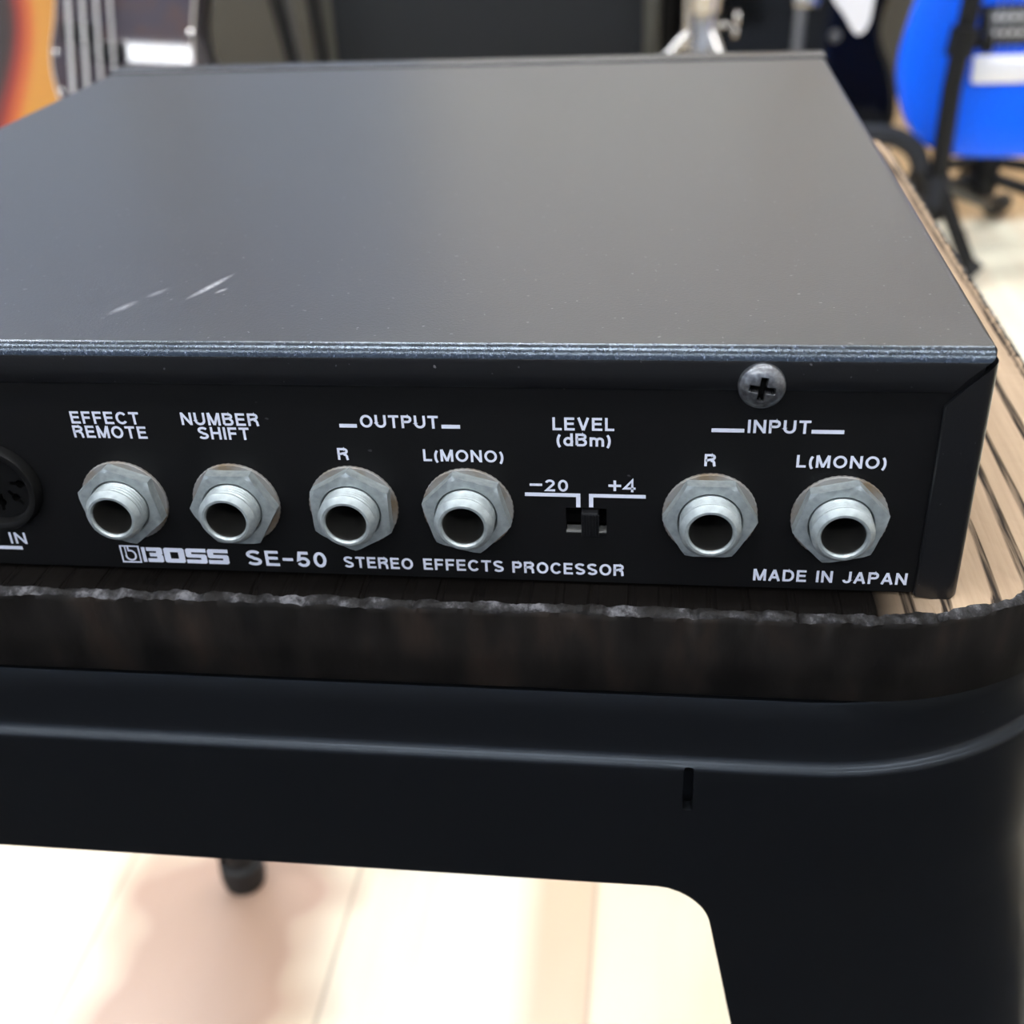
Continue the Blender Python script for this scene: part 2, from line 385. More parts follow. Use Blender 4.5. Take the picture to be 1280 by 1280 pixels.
def frame_ring(o, z, N_=360):
    """same point count on every ring: resample by angle-free parameter"""
    r = FRR + o; x0, x1, y0, y1 = FRX0 - o, FRX1 + o, FRY0 - o, FRY1 + o; pts = []
    ns, na = 24, 20
    cor = [((x1 - r, y0 + r), -PI / 2), ((x1 - r, y1 - r), 0), ((x0 + r, y1 - r), PI / 2), ((x0 + r, y0 + r), PI)]
    prev = (x0 + r, y0)
    for (c, a0) in cor:
        st = (c[0] + r * math.cos(a0), c[1] + r * math.sin(a0))
        for k in range(ns): pts.append((prev[0] + (st[0] - prev[0]) * k / ns, prev[1] + (st[1] - prev[1]) * k / ns, z))
        for k in range(na):
            a = a0 + PI / 2 * k / na; pts.append((c[0] + r * math.cos(a), c[1] + r * math.sin(a), z))
        prev = (c[0] + r * math.cos(a0 + PI / 2), c[1] + r * math.sin(a0 + PI / 2))
    return pts
bm = bmesh.new()
prof = [(-0.030, -0.0178), (-0.0024, -0.0178), (-0.0022, -0.0182), (-0.0018, -0.0220), (-0.0012, -0.0272), (-0.0010, -0.0288), (-0.0008, -0.0294), (-0.0004, -0.02975),
        (0.0001, -0.0299), (0.0005, -0.0301), (0.0007, -0.0304), (0.0008, -0.0309), (0.0009, -0.0322), (0.0010, -0.042), (0.0012, -0.0568), (0.0012, -0.0578),
        (-0.0006, -0.0578), (-0.0012, -0.046), (-0.0014, -0.0335), (-0.0030, -0.0312), (-0.0040, -0.029), (-0.0050, -0.021), (-0.030, -0.0192)]
loft(bm, [frame_ring(o, z) for o, z in prof], True, False)
R = bm.verts; bm.verts.ensure_lookup_table(); n = len(frame_ring(0, 0)); k = len(prof)
for j in range(n):                             # close the section into a tube
    a, b = bm.verts[(k - 1) * n + j], bm.verts[(k - 1) * n + (j + 1) % n]; c, d = bm.verts[(j + 1) % n], bm.verts[j]
    bm.faces.new((a, b, c, d))
frame = fin(bm, 'frame', M['stool'], stool, SO, smooth=60)
bm = bmesh.new(); box(bm, (-0.0394, -0.02, -0.0393), (-0.0377, -0.004, -0.0301), 0.0005)   # the slit beside each leg
fin(bm, 'slit_cutter', M['stool'], stool, SO); cutter = bpy.data.objects['slit_cutter']
md = frame.modifiers.new('slit', 'BOOLEAN'); md.operation = 'DIFFERENCE'; md.object = cutter; md.solver = 'EXACT'
dg = bpy.context.evaluated_depsgraph_get(); dg.update()
me = bpy.data.meshes.new_from_object(frame.evaluated_get(dg)); frame.modifiers.clear(); frame.data = me; bpy.data.objects.remove(cutter)
for p in me.polygons: p.use_smooth = True
me.set_sharp_from_angle(angle=math.radians(40))

def leg_mesh():
    """front right leg: a pressed sheet wrapped round the corner, tapering to the foot; solved frame"""
    bm = bmesh.new(); rings = []
    ztop, zbot = -0.0577, -0.452
    zs = [ztop] + [ztop - 0.0004 - 0.0008 * k for k in range(14)] + [-0.077 - 0.02 * k for k in range(19)] + [zbot]
    for z in zs:
        t = (ztop - z) / (ztop - zbot)
        d = ztop - z; te = t - 0.07 * (1 - math.exp(-t / 0.07))
        fil = 0.0085 * (1 - math.sqrt(max(0, 1 - (1 - min(max(d, 0) / 0.0085, 1)) ** 2)))   # rounded inner corner
        yf = FRY0 - 0.0012 - 0.0240 * te; xr = FRX1 + 0.0012 + 0.0240 * te + 0.0025 * min(t / 0.08, 1) ** 2 * (1 - t)
        r = (FRR + 0.0012) * (1 - te) + 0.010 * te
        xi = -0.0353 + 0.0755 * t - fil; yi = 0.0605 - 0.0755 * t + fil
        r = min(r, xr - xi - 0.002)
        cx, cy = xr - r, yf + r
        def sect(o):
            pts = [(xi, yf + o)]
            for k in range(1, 6): pts.append((xi + (cx - xi) * k / 6, yf + o))
            for k in range(25):
                a = -PI / 2 + PI / 2 * k / 24; pts.append((cx + (r - o) * math.cos(a), cy + (r - o) * math.sin(a)))
            for k in range(1, 6): pts.append((xr - o, cy + (yi - cy) * k / 6))
            pts.append((xr - o, yi)); return pts
        rings.append([(x, y, z) for x, y in sect(0)] + [(x, y, z) for x, y in sect(0.0014)[::-1]])
    loft(bm, rings, True, True)
    tab = []                                   # hidden tongue welded behind the skirt
    for z in (-0.0576, -0.0330):
        def sec2(o):
            r = FRR - o; cx, cy = FRX1 - o - r, FRY0 + o + r
            return [(-0.046, FRY0 + o)] + [(cx + r * math.cos(-PI / 2 + PI / 2 * k / 20), cy + r * math.sin(-PI / 2 + PI / 2 * k / 20)) for k in range(21)] + [(FRX1 - o, 0.070)]
        tab.append([(x, y, z) for x, y in sec2(0.0018)] + [(x, y, z) for x, y in sec2(0.0030)[::-1]])
    loft(bm, tab, True, True)
    return bm
def foot_mesh():
    bm = bmesh.new(); cx, cy = FRX1 + 0.0240 - 0.0125, FRY0 - 0.0240 + 0.0125
    lathe(bm, [(0.0001, -0.430), (0.0098, -0.430), (0.0098, -0.446), (0.0135, -0.448), (0.0138, -0.458), (0.0125, -0.4655), (0.0001, -0.4659)], 32, (cx, cy, 0))
    return bm
for sx in (1, -1):
    for sy in (1, -1):
        T = Matrix.Translation((SX, SY, 0)) @ Matrix.Diagonal((sx, sy, 1, 1)) @ Matrix.Translation((-SX, -SY, 0))
        bm = leg_mesh(); bm.transform(T); lg = fin(bm, 'leg', M['stool'], stool, SO, smooth=45)
        bm = foot_mesh(); bm.transform(T); fin(bm, 'foot_cap', M['rubber'], lg, smooth=40)

# ------------------------------------------------------------------ the effects unit
W, H, D = 0.218, 0.0398, 0.214
P = 0.0008                                     # depth of the printed panel behind the lips of the cover
unit = thing('effects_unit', 'half-rack black effects processor lying on the stool, jack sockets facing the viewer', 'audio equipment', (0, 0, Z0))
BZ = -0.001                                    # underside, on the wood
def cover_mesh():
    """folded sheet: lid, bent rear lip mitred at its ends, two sides with their own rear lips"""
    bm = bmesh.new(); th = 0.0009; rb = 0.0021; lip = 0.0335
    prof = [(D - 0.0012, H), (D * 0.6, H), (D * 0.3, H), (0.02, H)]
    prof += [(rb - rb * math.sin(a), H - rb + rb * math.cos(a)) for a in [PI / 2 * k / 10 for k in range(11)]]
    prof += [(0.0, H - 0.0042), (0.0, lip + 0.0005), (0.0002, lip), (0.0007, lip)]
    prof += [(th, lip + 0.0004), (th, H - rb)]
    prof += [(rb - (rb - th) * math.sin(a), H - rb + (rb - th) * math.cos(a)) for a in [PI / 2 * k / 6 for k in range(6, -1, -1)]]
    prof += [(0.02, H - th), (D - 0.0012, H - th)]
    def end(y, z):                             # mitre: the lip ends recede downwards
        return 0.0 if y > 0.012 else max(0.0006, (H - 0.0008 - z) * 0.84 + 0.0002)
    def mit(y, z): return 0.0012 if y > 0.012 else end(y, z)
    rings = []
    for q in [0.0] + [i / 24 for i in range(1, 24)] + [1.0]:
        ring = []
        for y, z in prof:
            a = -W + mit(y, z); b = -mit(y, z); ring.append((a + (b - a) * q, y, z))
        rings.append(ring)
    loft(bm, rings, True, True)
    # the lid's long edges turn down into the sides with a small bend
    rs = 0.0012
    for s in (1, -1):
        sec = [(0.0, BZ), (0.0, H - rs)] + [(-rs + rs * math.cos(a), H - rs + rs * math.sin(a)) for a in [PI / 2 * k / 6 for k in range(1, 7)]] + \
              [(-rs, H - th), (-th, H - rs), (-th, BZ)]
        r2 = [[((x if s > 0 else -W - x), y, z) for x, z in sec] for y in (0.0026, 0.02, D * 0.5, D - 0.0012)]
        loft(bm, r2, True, True)
        # rear lip of the side: bends round from the side sheet, follows the mitre
        rr = 0.0013; out = []
        plan = [(0.0, 0.0028), (0.0, rr)] + [(-rr + rr * math.cos(a), rr - rr * math.sin(a)) for a in [PI / 2 * k / 6 for k in range(1, 7)]] + \
               [(-0.0030, 0.0), (-0.0053, 0.0), (-0.00555, 0.0002), (-0.0056, 0.0007), (-0.0030, th), (-rr, th), (-th, rr), (-th, 0.0028)]
        lo, hi = [], []
        for x, y in plan:
            bot = BZ + (0.0006 * max(0, (abs(x) - 0.0042) / 0.0014) ** 2 if abs(x) > 0.0042 else 0) + (0.0006 * max(0, 1 - abs(x) / 0.001))
            top = H - 0.0014 - abs(x) / 0.84 - 0.00045
            top = min(top, H - 0.0016)
            X = x if s > 0 else -W - x
            lo.append((X, y, bot)); hi.append((X, y, top))
        mids = [[(a[0], a[1], a[2] + (b[2] - a[2]) * q) for a, b in zip(lo, hi)] for q in (0, 0.03, 0.25, 0.5, 0.75, 0.96, 1)]
        loft(bm, mids, True, True)
    return bm
def widened(bm):                               # the right side stands a hair proud
    for v in bm.verts:
        if v.co.x > -0.003: v.co.x += 0.0008 * (v.co.x + 0.003) / 0.003
    return bm
def edge_wear_glint(bm):                             # rear bend: rubbed paint, with the lamp highlight put into its colour
    for f in bm.faces:
        c = f.calc_center_median()
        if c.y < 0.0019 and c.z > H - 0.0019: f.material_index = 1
    return bm
M['cover_worn_glint'] = mat('cover_rubbed_edge_glint', (0.012, 0.014, 0.02), 0.20, 0, 1.0)
cw = M['cover_worn_glint']; f_ = noise(cw, coords(cw), 2100, 3, 0.7)
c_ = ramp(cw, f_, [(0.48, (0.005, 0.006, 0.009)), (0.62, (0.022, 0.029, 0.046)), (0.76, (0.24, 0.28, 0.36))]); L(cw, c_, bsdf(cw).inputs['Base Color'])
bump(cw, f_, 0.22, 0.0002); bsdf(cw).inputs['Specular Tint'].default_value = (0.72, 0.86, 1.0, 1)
cover = fin(edge_wear_glint(widened(cover_mesh())), 'top_cover', [M['cover'], M['cover_worn_glint']], unit, smooth=38)

# printed rear panel with the openings for the round socket and the slide switch
DX, DZ, DR = -0.1509, 0.0149, 0.0078
outer = [(-W + 0.0012, -0.0004), (-0.0009, -0.0004), (-0.0009, H - 0.0018), (-W + 0.0012, H - 0.0018)]
swr = [(-0.05862, 0.0086), (-0.05862, 0.0132), (-0.05238, 0.0132), (-0.05238, 0.0086)]
jx = [-0.1293, -0.1108, -0.0918, -0.0737, -0.0369, -0.0179]; JZ = 0.0127
sp = [outer, swr, circ(DX, DZ, DR, 64)] + [circ(x, JZ, 0.0047, 40) for x in jx]
me = upright(curve_mesh('rear_panel', sp, 0.0005), P + 0.0005)
panel = link('rear_panel', me, M['panel'], unit)
bm = bmesh.new()                                # folded foot of the panel, floor tray and hidden walls behind the openings
box(bm, (-W + 0.0012, P + 0.001, -0.0004), (-0.0009, D - 0.002, 0.0006))
fin(bm, 'bottom_tray', M['panel'], unit)
bm = bmesh.new(); box(bm, (-W + 0.002, 0.022, 0.0008), (-0.002, 0.023, H - 0.002)); fin(bm, 'inner_wall', M['void'], unit)
bm = bmesh.new(); box(bm, (-W - 0.0012, D + 0.0004, BZ), (0.0014, D + 0.0105, H + 0.0005), 0.0008, 3); fin(bm, 'front_bezel', M['bezel'], unit, smooth=40)

# lettering
TH = 0.185                                     # stroke weight, in cap heights
def A_(cx, cy, rx, ry, a0, a1, n=14): return [(cx + rx * math.cos(math.radians(a0 + (a1 - a0) * k / n)), cy + ry * math.sin(math.radians(a0 + (a1 - a0) * k / n))) for k in range(n + 1)]
def glyph(c):
    """(width, strokes): centre lines of a plain grotesque letter of cap height 1"""
    h = TH / 2; T_, B0 = 1 - h, h; ov = lambda w: A_(w / 2, 0.5, w / 2 - h, 0.5 - h, 90, 450, 36)
    if c == 'E': return 0.70, [[(0.68, T_), (h, T_), (h, B0), (0.70, B0)], [(h, 0.52), (0.64, 0.52)]]
    if c == 'F': return 0.66, [[(0.66, T_), (h, T_), (h, 0)], [(h, 0.50), (0.60, 0.50)]]
    if c == 'C': return 0.84, [A_(0.44, 0.5, 0.44 - h, 0.5 - h, 38, 322, 30)]
    if c == 'T': return 0.74, [[(0, T_), (0.74, T_)], [(0.37, T_), (0.37, 0)]]
    if c == 'R': return 0.80, [[(h, 0), (h, T_), (0.48, T_)] + A_(0.48, 0.735, 0.20, 1 - h - 0.735, 90, -90) + [(h, 0.47)], [(0.44, 0.47), (0.60, 0.42), (0.66, 0.30), (0.67, 0.12), (0.71, 0)]]
    if c == 'M': return 0.92, [[(h, 0), (h, 1)], [(0.92 - h, 0), (0.92 - h, 1)], [(h * 1.2, 1), (0.46, 0.04)], [(0.92 - h * 1.2, 1), (0.46, 0.04)]]
    if c in 'O': return 0.90, [ov(0.90)]
    if c == '0': return 0.66, [ov(0.66)]
    if c == 'N': return 0.80, [[(h, 0), (h, 1)], [(0.80 - h, 0), (0.80 - h, 1)], [(h, 0.96), (0.80 - h, 0.04)]]
    if c == 'U': return 0.80, [[(h, 1), (h, 0.40)] + A_(0.40, 0.40, 0.40 - h, 0.40 - h, 180, 360, 16) + [(0.80 - h, 1)]]
    if c == 'B': return 0.78, [[(h, B0), (h, T_), (0.46, T_)] + A_(0.46, 0.74, 0.20, 1 - h - 0.74, 90, -90) + [(h, 0.52)], [(0.46, 0.50)] + A_(0.47, 0.30, 0.22, 0.30 - h, 90, -90) + [(h, B0)]]
    if c == 'S': return 0.76, [A_(0.38, 0.72, 0.38 - h, 0.28 - h, 25, 265, 20)[:-1] + A_(0.38, 0.275, 0.38 - h, 0.275 - h, 85, -158, 22)]
    if c == 'H': return 0.78, [[(h, 0), (h, 1)], [(0.78 - h, 0), (0.78 - h, 1)], [(h, 0.52), (0.78 - h, 0.52)]]
    if c == 'I': return TH, [[(h, 0), (h, 1)]]
    if c == 'P': return 0.74, [[(h, 0), (h, T_), (0.45, T_)] + A_(0.45, 0.70, 0.20, 1 - h - 0.70, 90, -90) + [(h, 0.70 - (1 - h - 0.70))]]
    if c == 'L': return 0.62, [[(h, 1), (h, B0), (0.62, B0)]]
    if c == 'V': return 0.80, [[(h * 0.9, 1), (0.40, 0.03)], [(0.80 - h * 0.9, 1), (0.40, 0.03)]]
    if c == 'A': return 0.84, [[(h * 0.9, 0), (0.42, 0.97)], [(0.84 - h * 0.9, 0), (0.42, 0.97)], [(0.18, 0.32), (0.66, 0.32)]]
    if c == 'D': return 0.82, [[(h, B0), (h, T_), (0.40, T_)] + A_(0.40, 0.5, 0.42 - h, 0.5 - h, 90, -90, 20) + [(h, B0)]]
    if c == 'J': return 0.62, [[(0.62 - h, 1), (0.62 - h, 0.30)] + A_(0.31, 0.30, 0.31 - h, 0.30 - h, 0, -175, 16)]
    if c == '(': return 0.28, [A_(0.62, 0.40, 0.62 - h, 0.72, 137, 223, 16)]
    if c == ')': return 0.28, [A_(-0.34, 0.40, 0.62 - h, 0.72, 43, -43, 16)]
    if c == 'd': return 0.66, [[(0.66 - h, 1), (0.66 - h, 0)], A_(0.34, 0.36, 0.34 - h, 0.36 - h, 90, 450, 28)]
    if c == 'm': return 0.98, [[(h, 0), (h, 0.72)], [(h, 0.40)] + A_(0.29, 0.42, 0.20, 0.30 - h, 180, 0, 12) + [(0.49, 0)], [(0.49, 0.40)] + A_(0.69, 0.42, 0.20, 0.30 - h, 180, 0, 12) + [(0.89, 0)]]
    if c == '-': return 0.52, [[(0, 0.46), (0.52, 0.46)]]
    if c == '2': return 0.64, [A_(0.32, 0.70, 0.32 - h, 0.30 - h, 170, -35, 16) + [(h * 1.1, B0), (0.64, B0)]]
    if c == '4': return 0.68, [[(0.50, 0), (0.50, 1), (h * 0.8, 0.31), (0.68, 0.31)]]
    if c == '5': return 0.66, [[(0.60, T_), (0.18, T_), (0.11, 0.47)] + A_(0.33, 0.325, 0.33 - h, 0.325 - h, 130, -160, 22)]
    return 0.36, []
def ribbon(bm, pts, w_, lift=0.0):
    """flat stroke of constant weight with mitred corners"""
    pts = [Vector(p) for p in pts]; closed = (pts[0] - pts[-1]).length < 1e-5
    if closed: pts = pts[:-1]
    n = len(pts); Lf, Rt = [], []
    for i in range(n):
        a = pts[i - 1] if (i or closed) else None; b = pts[(i + 1) % n] if (i < n - 1 or closed) else None
        d1 = (pts[i] - a).normalized() if a is not None else None; d2 = (b - pts[i]).normalized() if b is not None else None
        d1 = d1 or d2; d2 = d2 or d1
        n1, n2 = Vector((-d1.y, d1.x)), Vector((-d2.y, d2.x)); mm = (n1 + n2)
        mm = mm.normalized() if mm.length > 1e-4 else n1
        k = min(w_ / max(mm.dot(n1), 0.35), w_ * 2.2)
        Lf.append(bm.verts.new((*(pts[i] + mm * k), lift))); Rt.append(bm.verts.new((*(pts[i] - mm * k), lift)))
    for i in range(n if closed else n - 1):
        j = (i + 1) % n; bm.faces.new((Lf[i], Rt[i], Rt[j], Lf[j]))
def word(txt, x0, x1, z0, cap, gap=0.17):
    """printed word: left, right, baseline and cap height in millimetres"""
    ws = [glyph(c)[0] for c in txt]; tot = sum(ws) + gap * (len(txt) - 1); sx = (x1 - x0) / tot; bm = bmesh.new(); x = 0
    # strokes are laid out in true proportion first, so their weight stays even
    kx = sx / cap
    for c, w_ in zip(txt, ws):
        for q, st in enumerate(glyph(c)[1]): ribbon(bm, [((x + p[0]) * kx, p[1]) for p in st], TH / 2, 0.000006 * q)
        x += w_ + gap
    for v in bm.verts: v.co = ((x0 + v.co.x * cap) / 1000, P - 0.00004 - v.co.z, (z0 + v.co.y * cap) / 1000)
    me = bpy.data.meshes.new('printed_word'); bm.to_mesh(me); bm.free()
    return link('printed_word', me, M['print'], panel)
C1 = 2.12
for a in (('EFFECT', -135.05, -123.9, 26.3, C1), ('REMOTE', -135.2, -123.2, 23.85, C1), ('NUMBER', -117.2, -104.9, 26.35, C1), ('SHIFT', -114.9, -106.75, 23.95, C1),
          ('OUTPUT', -89.2, -77.3, 26.4, C1), ('R', -93.35, -91.6, 20.8, 2.05), ('L(MONO)', -80.05, -67.8, 20.85, 2.05), ('LEVEL', -60.3, -51.25, 26.45, C1),
          ('(dBm)', -59.75, -51.75, 23.85, C1), ('20', -61.7, -58.15, 16.05, 2.05), ('4', -49.9, -48.05, 16.2, 2.05), ('INPUT', -32.15, -23.3, 26.5, C1),
          ('R', -38.05, -36.35, 20.9, 2.05), ('L(MONO)', -24.85, -12.15, 21.0, 2.05), ('MADE IN JAPAN', -29.75, -6.75, 0.9, 2.15),
          ('STEREO', -94.7, -83.35, 0.95, 2.15), ('EFFECTS', -81.65, -68.7, 1.0, 2.15), ('PROCESSOR', -67.3, -49.65, 0.95, 2.15), ('SE-50', -111.0, -97.55, 0.8, 2.95),
          ('IN', -151.45, -148.45, 3.7, 2.2)):
    word(*a)
def rects(name, rs):
    pol = [[(r[0], r[2]), (r[1], r[2]), (r[1], r[3]), (r[0], r[3])] if not isinstance(r[0], tuple) else r for r in rs]
    me = curve_mesh(name, [[(p / 1000, q / 1000) for p, q in r] for r in pol], 0.00002)
    return link(name, upright(me, P - 0.00003), M['print'], panel)
rects('printed_rule', [(-92.45, -89.75, 26.35, 26.95)]); rects('printed_rule', [(-76.85, -74.05, 26.45, 27.05)])
rects('printed_rule', [(-37.25, -32.6, 26.55, 27.15)]); rects('printed_rule', [(-23.15, -18.6, 26.55, 27.15)])
rects('printed_rule', [[(-64.8, 15.15), (-57.0, 15.15), (-57.0, 13.35), (-56.35, 13.35), (-56.35, 15.75), (-64.8, 15.75)]])
rects('printed_rule', [[(-46.5, 15.75), (-55.05, 15.75), (-55.05, 13.4), (-54.4, 13.4), (-54.4, 15.15), (-46.5, 15.15)]])
rects('printed_rule', [(-165.0, -149.65, 2.55, 3.2)])
rects('minus_sign', [(-64.0, -62.1, 16.95, 17.35)])
rects('plus_sign', [[(-52.1, 17.05), (-51.35, 17.05), (-51.35, 16.35), (-50.95, 16.35), (-50.95, 17.05), (-50.2, 17.05), (-50.2, 17.45), (-50.95, 17.45), (-50.95, 18.15), (-51.35, 18.15), (-51.35, 17.45), (-52.1, 17.45)]])
# square emblem: a thin frame round an outlined lower-case b
ex, ez, es = -132.5, 0.62, 3.35
def em(p): return [(ex + es * a, ez + es * b) for a, b in p]
def arcpts(cx, cy, r, a0, a1, n=20): return [(cx + r * math.cos(math.radians(a0 + (a1 - a0) * k / n)), cy + r * math.sin(math.radians(a0 + (a1 - a0) * k / n))) for k in range(n + 1)]
sq = [(0, 0), (1, 0), (1, 1), (0, 1)]; sq_i = [(0.075, 0.075), (0.925, 0.075), (0.925, 0.925), (0.075, 0.925)]
bo = [(0.24, 0.925), (0.24, 0.40)] + arcpts(0.5, 0.40, 0.29, 170, 370, 24) + [(0.79, 0.44)] + arcpts(0.50, 0.46, 0.29, 10, 90, 10) + [(0.46, 0.75), (0.46, 0.925), (0.38, 0.925), (0.38, 0.66)] + \
     [(0.50, 0.66)] + arcpts(0.50, 0.46, 0.20, 80, 10, 8) + arcpts(0.5, 0.40, 0.20, 360, 180, 24) + [(0.30, 0.40), (0.30, 0.925)]
rects('printed_emblem', [em(sq), em(sq_i), em(bo)])
# the blocky maker's word
def blk(x, w_, shapes):
    return [[((x + w_ * a), 0.85 + 2.85 * b) for a, b in s] for s in shapes]
B_ = [[(0, 0), (0.17, 0), (0.17, 0.80), (0.17, 1), (0, 1)],
      [(0.24, 0), (0.93, 0), (1, 0.08), (1, 0.44), (0.93, 0.51), (1, 0.58), (1, 0.92), (0.93, 1), (0.24, 1), (0.24, 0.76), (0.70, 0.76), (0.70, 0.63), (0.36, 0.63), (0.36, 0.39), (0.70, 0.39), (0.70, 0.25), (0.24, 0.25)]]
O_ = [[(0.08, 0), (0.92, 0), (1, 0.09), (1, 0.91), (0.92, 1), (0.08, 1), (0, 0.91), (0, 0.09)], [(0.30, 0.27), (0.70, 0.27), (0.70, 0.73), (0.30, 0.73)]]
S_ = [[(0, 0), (0.92, 0), (1, 0.09), (1, 0.54), (0.92, 0.62), (0.28, 0.62), (0.28, 0.76), (1, 0.76), (1, 1), (0.08, 1), (0, 0.91), (0, 0.47), (0.08, 0.39), (0.72, 0.39), (0.72, 0.25), (0, 0.25)]]
x = -128.8
for sh, wd in ((B_, 3.55), (O_, 3.5), (S_, 3.5), (S_, 3.5)):
    rects('printed_letter', blk(x, wd, sh)); x += wd + 0.24

# jack sockets: threaded barrel with bore, hex nut and washer
def nut_bm():
    bm = bmesh.new(); af = 0.0061; h = 0.0020; n = 96; ri = af * 1.07
    def R(a):
        q = (a + PI / 6) % (PI / 3) - PI / 6; return af / math.cos(q)
    ang = [2 * PI * k / n for k in range(n)]
    rings = [[(0.0047 * math.cos(a), 0, 0.0047 * math.sin(a)) for a in ang], [(R(a) * math.cos(a), 0, R(a) * math.sin(a)) for a in ang],
             [(R(a) * math.cos(a), -(h - max(0, R(a) - af * 1.07) * 0.62), R(a) * math.sin(a)) for a in ang],
             [(min(ri, R(a)) * 0.975 * math.cos(a), -h, min(ri, R(a)) * 0.975 * math.sin(a)) for a in ang],
             [(0.0049 * math.cos(a), -h, 0.0049 * math.sin(a)) for a in ang], [(0.0047 * math.cos(a), -h + 0.0003, 0.0047 * math.sin(a)) for a in ang]]
    loft(bm, rings, True, False)
    bm.transform(Matrix.Rotation(-PI / 6, 4, 'Y')); return bm      # flats first: a corner ends up at 30 degrees
def barrel_bm():
    bm = bmesh.new(); y0 = -0.0058
    prof = [(0.0046, 0.004)]
    y = 0.0
    while y > y0 + 0.0012:
        prof += [(0.00458, y), (0.00442, y - 0.0003)]; y -= 0.0006
    prof += [(0.00455, y0 + 0.0009), (0.00395, y0 + 0.00012), (0.00375, y0), (0.0034, y0), (0.0032, y0 + 0.0003), (0.0032, 0.004)]
    lathe(bm, [(r, h) for r, h in prof], 56, axis='Y'); return bm
def bore_bm():
    bm = bmesh.new(); lathe(bm, [(0.00319, -0.0052), (0.00319, 0.010), (0.0001, 0.0102)], 40, axis='Y'); return bm
def washer_bm():
    bm = bmesh.new(); n = 96; ro = lambda k: 0.0071 - (0.00008 if k % 2 else 0)
    c = lambda r, y: [(r * math.cos(2 * PI * k / n), y, r * math.sin(2 * PI * k / n)) for k in range(n)]
    d = lambda y, q=0: [((ro(k) - q) * math.cos(2 * PI * k / n), y, (ro(k) - q) * math.sin(2 * PI * k / n)) for k in range(n)]
    loft(bm, [c(0.0047, 0.0), d(0.0), d(-0.0004), d(-0.0005, 0.0001), c(0.0047, -0.0005)], True, False); return bm
nut_rot = [100, 0, 90, 105, 60, 73]            # where one corner of each nut points, degrees
proto = None
for x, a in zip(jx, nut_rot):
    a = math.radians(a if a not in (0, 60) else 60)
    loc = (x, P, JZ)
    if proto is None:
        jack = fin(barrel_bm(), 'jack_socket', M['nickel'], unit, loc, smooth=30)
        wsh = fin(washer_bm(), 'washer', M['washer'], jack, smooth=30)
        nut = fin(nut_bm(), 'hex_nut', M['nickel'], jack, (0, -0.0005, 0), smooth=22)
        br = fin(bore_bm(), 'socket_bore', M['bore'], jack, smooth=40)
        proto = (jack, wsh, nut, br)
    else:
        jack = proto[0].copy(); C.objects.link(jack); jack.location = loc
        wsh, nut, br = [o.copy() for o in proto[1:]]
        for o in (wsh, nut, br): C.objects.link(o); o.parent = jack
    nut.rotation_euler = (0, -a, 0)
    wsh.rotation_euler = (0, a * 3.1, 0)

# round five-pin socket, cut by the left border
din = fin((lambda bm: (lathe(bm, [(DR - 0.0001, 0.0012), (DR - 0.0001, -0.0012), (DR - 0.0004, -0.0018), (DR - 0.0009, -0.0019), (0.0063, -0.0016), (0.0061, -0.0010), (0.0061, 0.0065)], 64, axis='Y'), bm)[1])(bmesh.new()),
          'round_socket', M['darkplastic'], unit, (DX, P - 0.0001, DZ), smooth=40)
holes = []
bm = bmesh.new(); lathe(bm, [(0.0001, 0.0055), (0.0060, 0.0055)], 40, axis='Y'); fin(bm, 'pin_chamber', M['void'], din)
def slot(cx, cy, ang):
    """round pin hole with a narrow relief slit through it"""
    r, l, h = 0.00075, 0.0016, 0.00028; pts = []
    for k in range(9): pts.append((r * math.cos(math.radians(-60 + 120 * k / 8) + PI / 2), r * math.sin(math.radians(-60 + 120 * k / 8) + PI / 2)))
    pts = [(l, h)] + [(l, -h)] + [(0.0007, -h)] + arcpts(0, 0, r, -25, -155, 8) + [(-0.0007, -h), (-l, -h), (-l, h), (-0.0007, h)] + arcpts(0, 0, r, 155, 25, 8) + [(0.0007, h)]
    c, s = math.cos(ang), math.sin(ang)
    return [(cx + x * c - y * s, cy + x * s + y * c) for x, y in pts]
for dg_ in (0, -45, -90, -135, 180):
    a = math.radians(dg_ - 4); holes.append(slot(0.0005 + 0.0037 * math.cos(a), 0.0006 + 0.0037 * math.sin(a), a))
me = upright(curve_mesh('socket_insert', [circ(0, 0, 0.0061, 56)] + holes, 0.0006), 0.0006)
link('socket_insert', me, M['darkplastic'], din)
bm = bmesh.new(); lathe(bm, [(0.0061, 0.0001), (0.0061, 0.0014), (0.0061, 0.0068)], 56, axis='Y'); fin(bm, 'insert_ring', M['darkplastic'], din, smooth=40)

# slide switch
swb = bmesh.new()
x0, x1, z0, z1 = -0.0592, -0.0518, 0.0080, 0.0138
box(swb, (x0, 0.0050, z0), (x1, 0.0058, z1)); box(swb, (x0, 0.0019, z0), (x0 + 0.0004, 0.0050, z1)); box(swb, (x1 - 0.0004, 0.0019, z0), (x1, 0.0050, z1)); box(swb, (x0, 0.0019, z1 - 0.0004), (x1, 0.0050, z1))
swi = fin(swb, 'slide_switch', M['void'], unit)
bm = bmesh.new(); box(bm, (-0.0586, 0.0011, 0.00862), (-0.0524, 0.0030, 0.00885)); fin(bm, 'lit_panel_edge', M['plate'], swi)  # lower rim of the opening, its lit tone put into the grey
bm = bmesh.new()
box(bm, (-0.0562, -0.0004, 0.0088), (-0.0536, 0.0048, 0.0129), 0.0002, 2)
for k in range(6):
    xx = -0.0560 + k * 0.00046; box(bm, (xx, -0.0006, 0.0090), (xx + 0.00022, -0.0003, 0.0127))
fin(bm, 'switch_knob', M['knob'], swi)

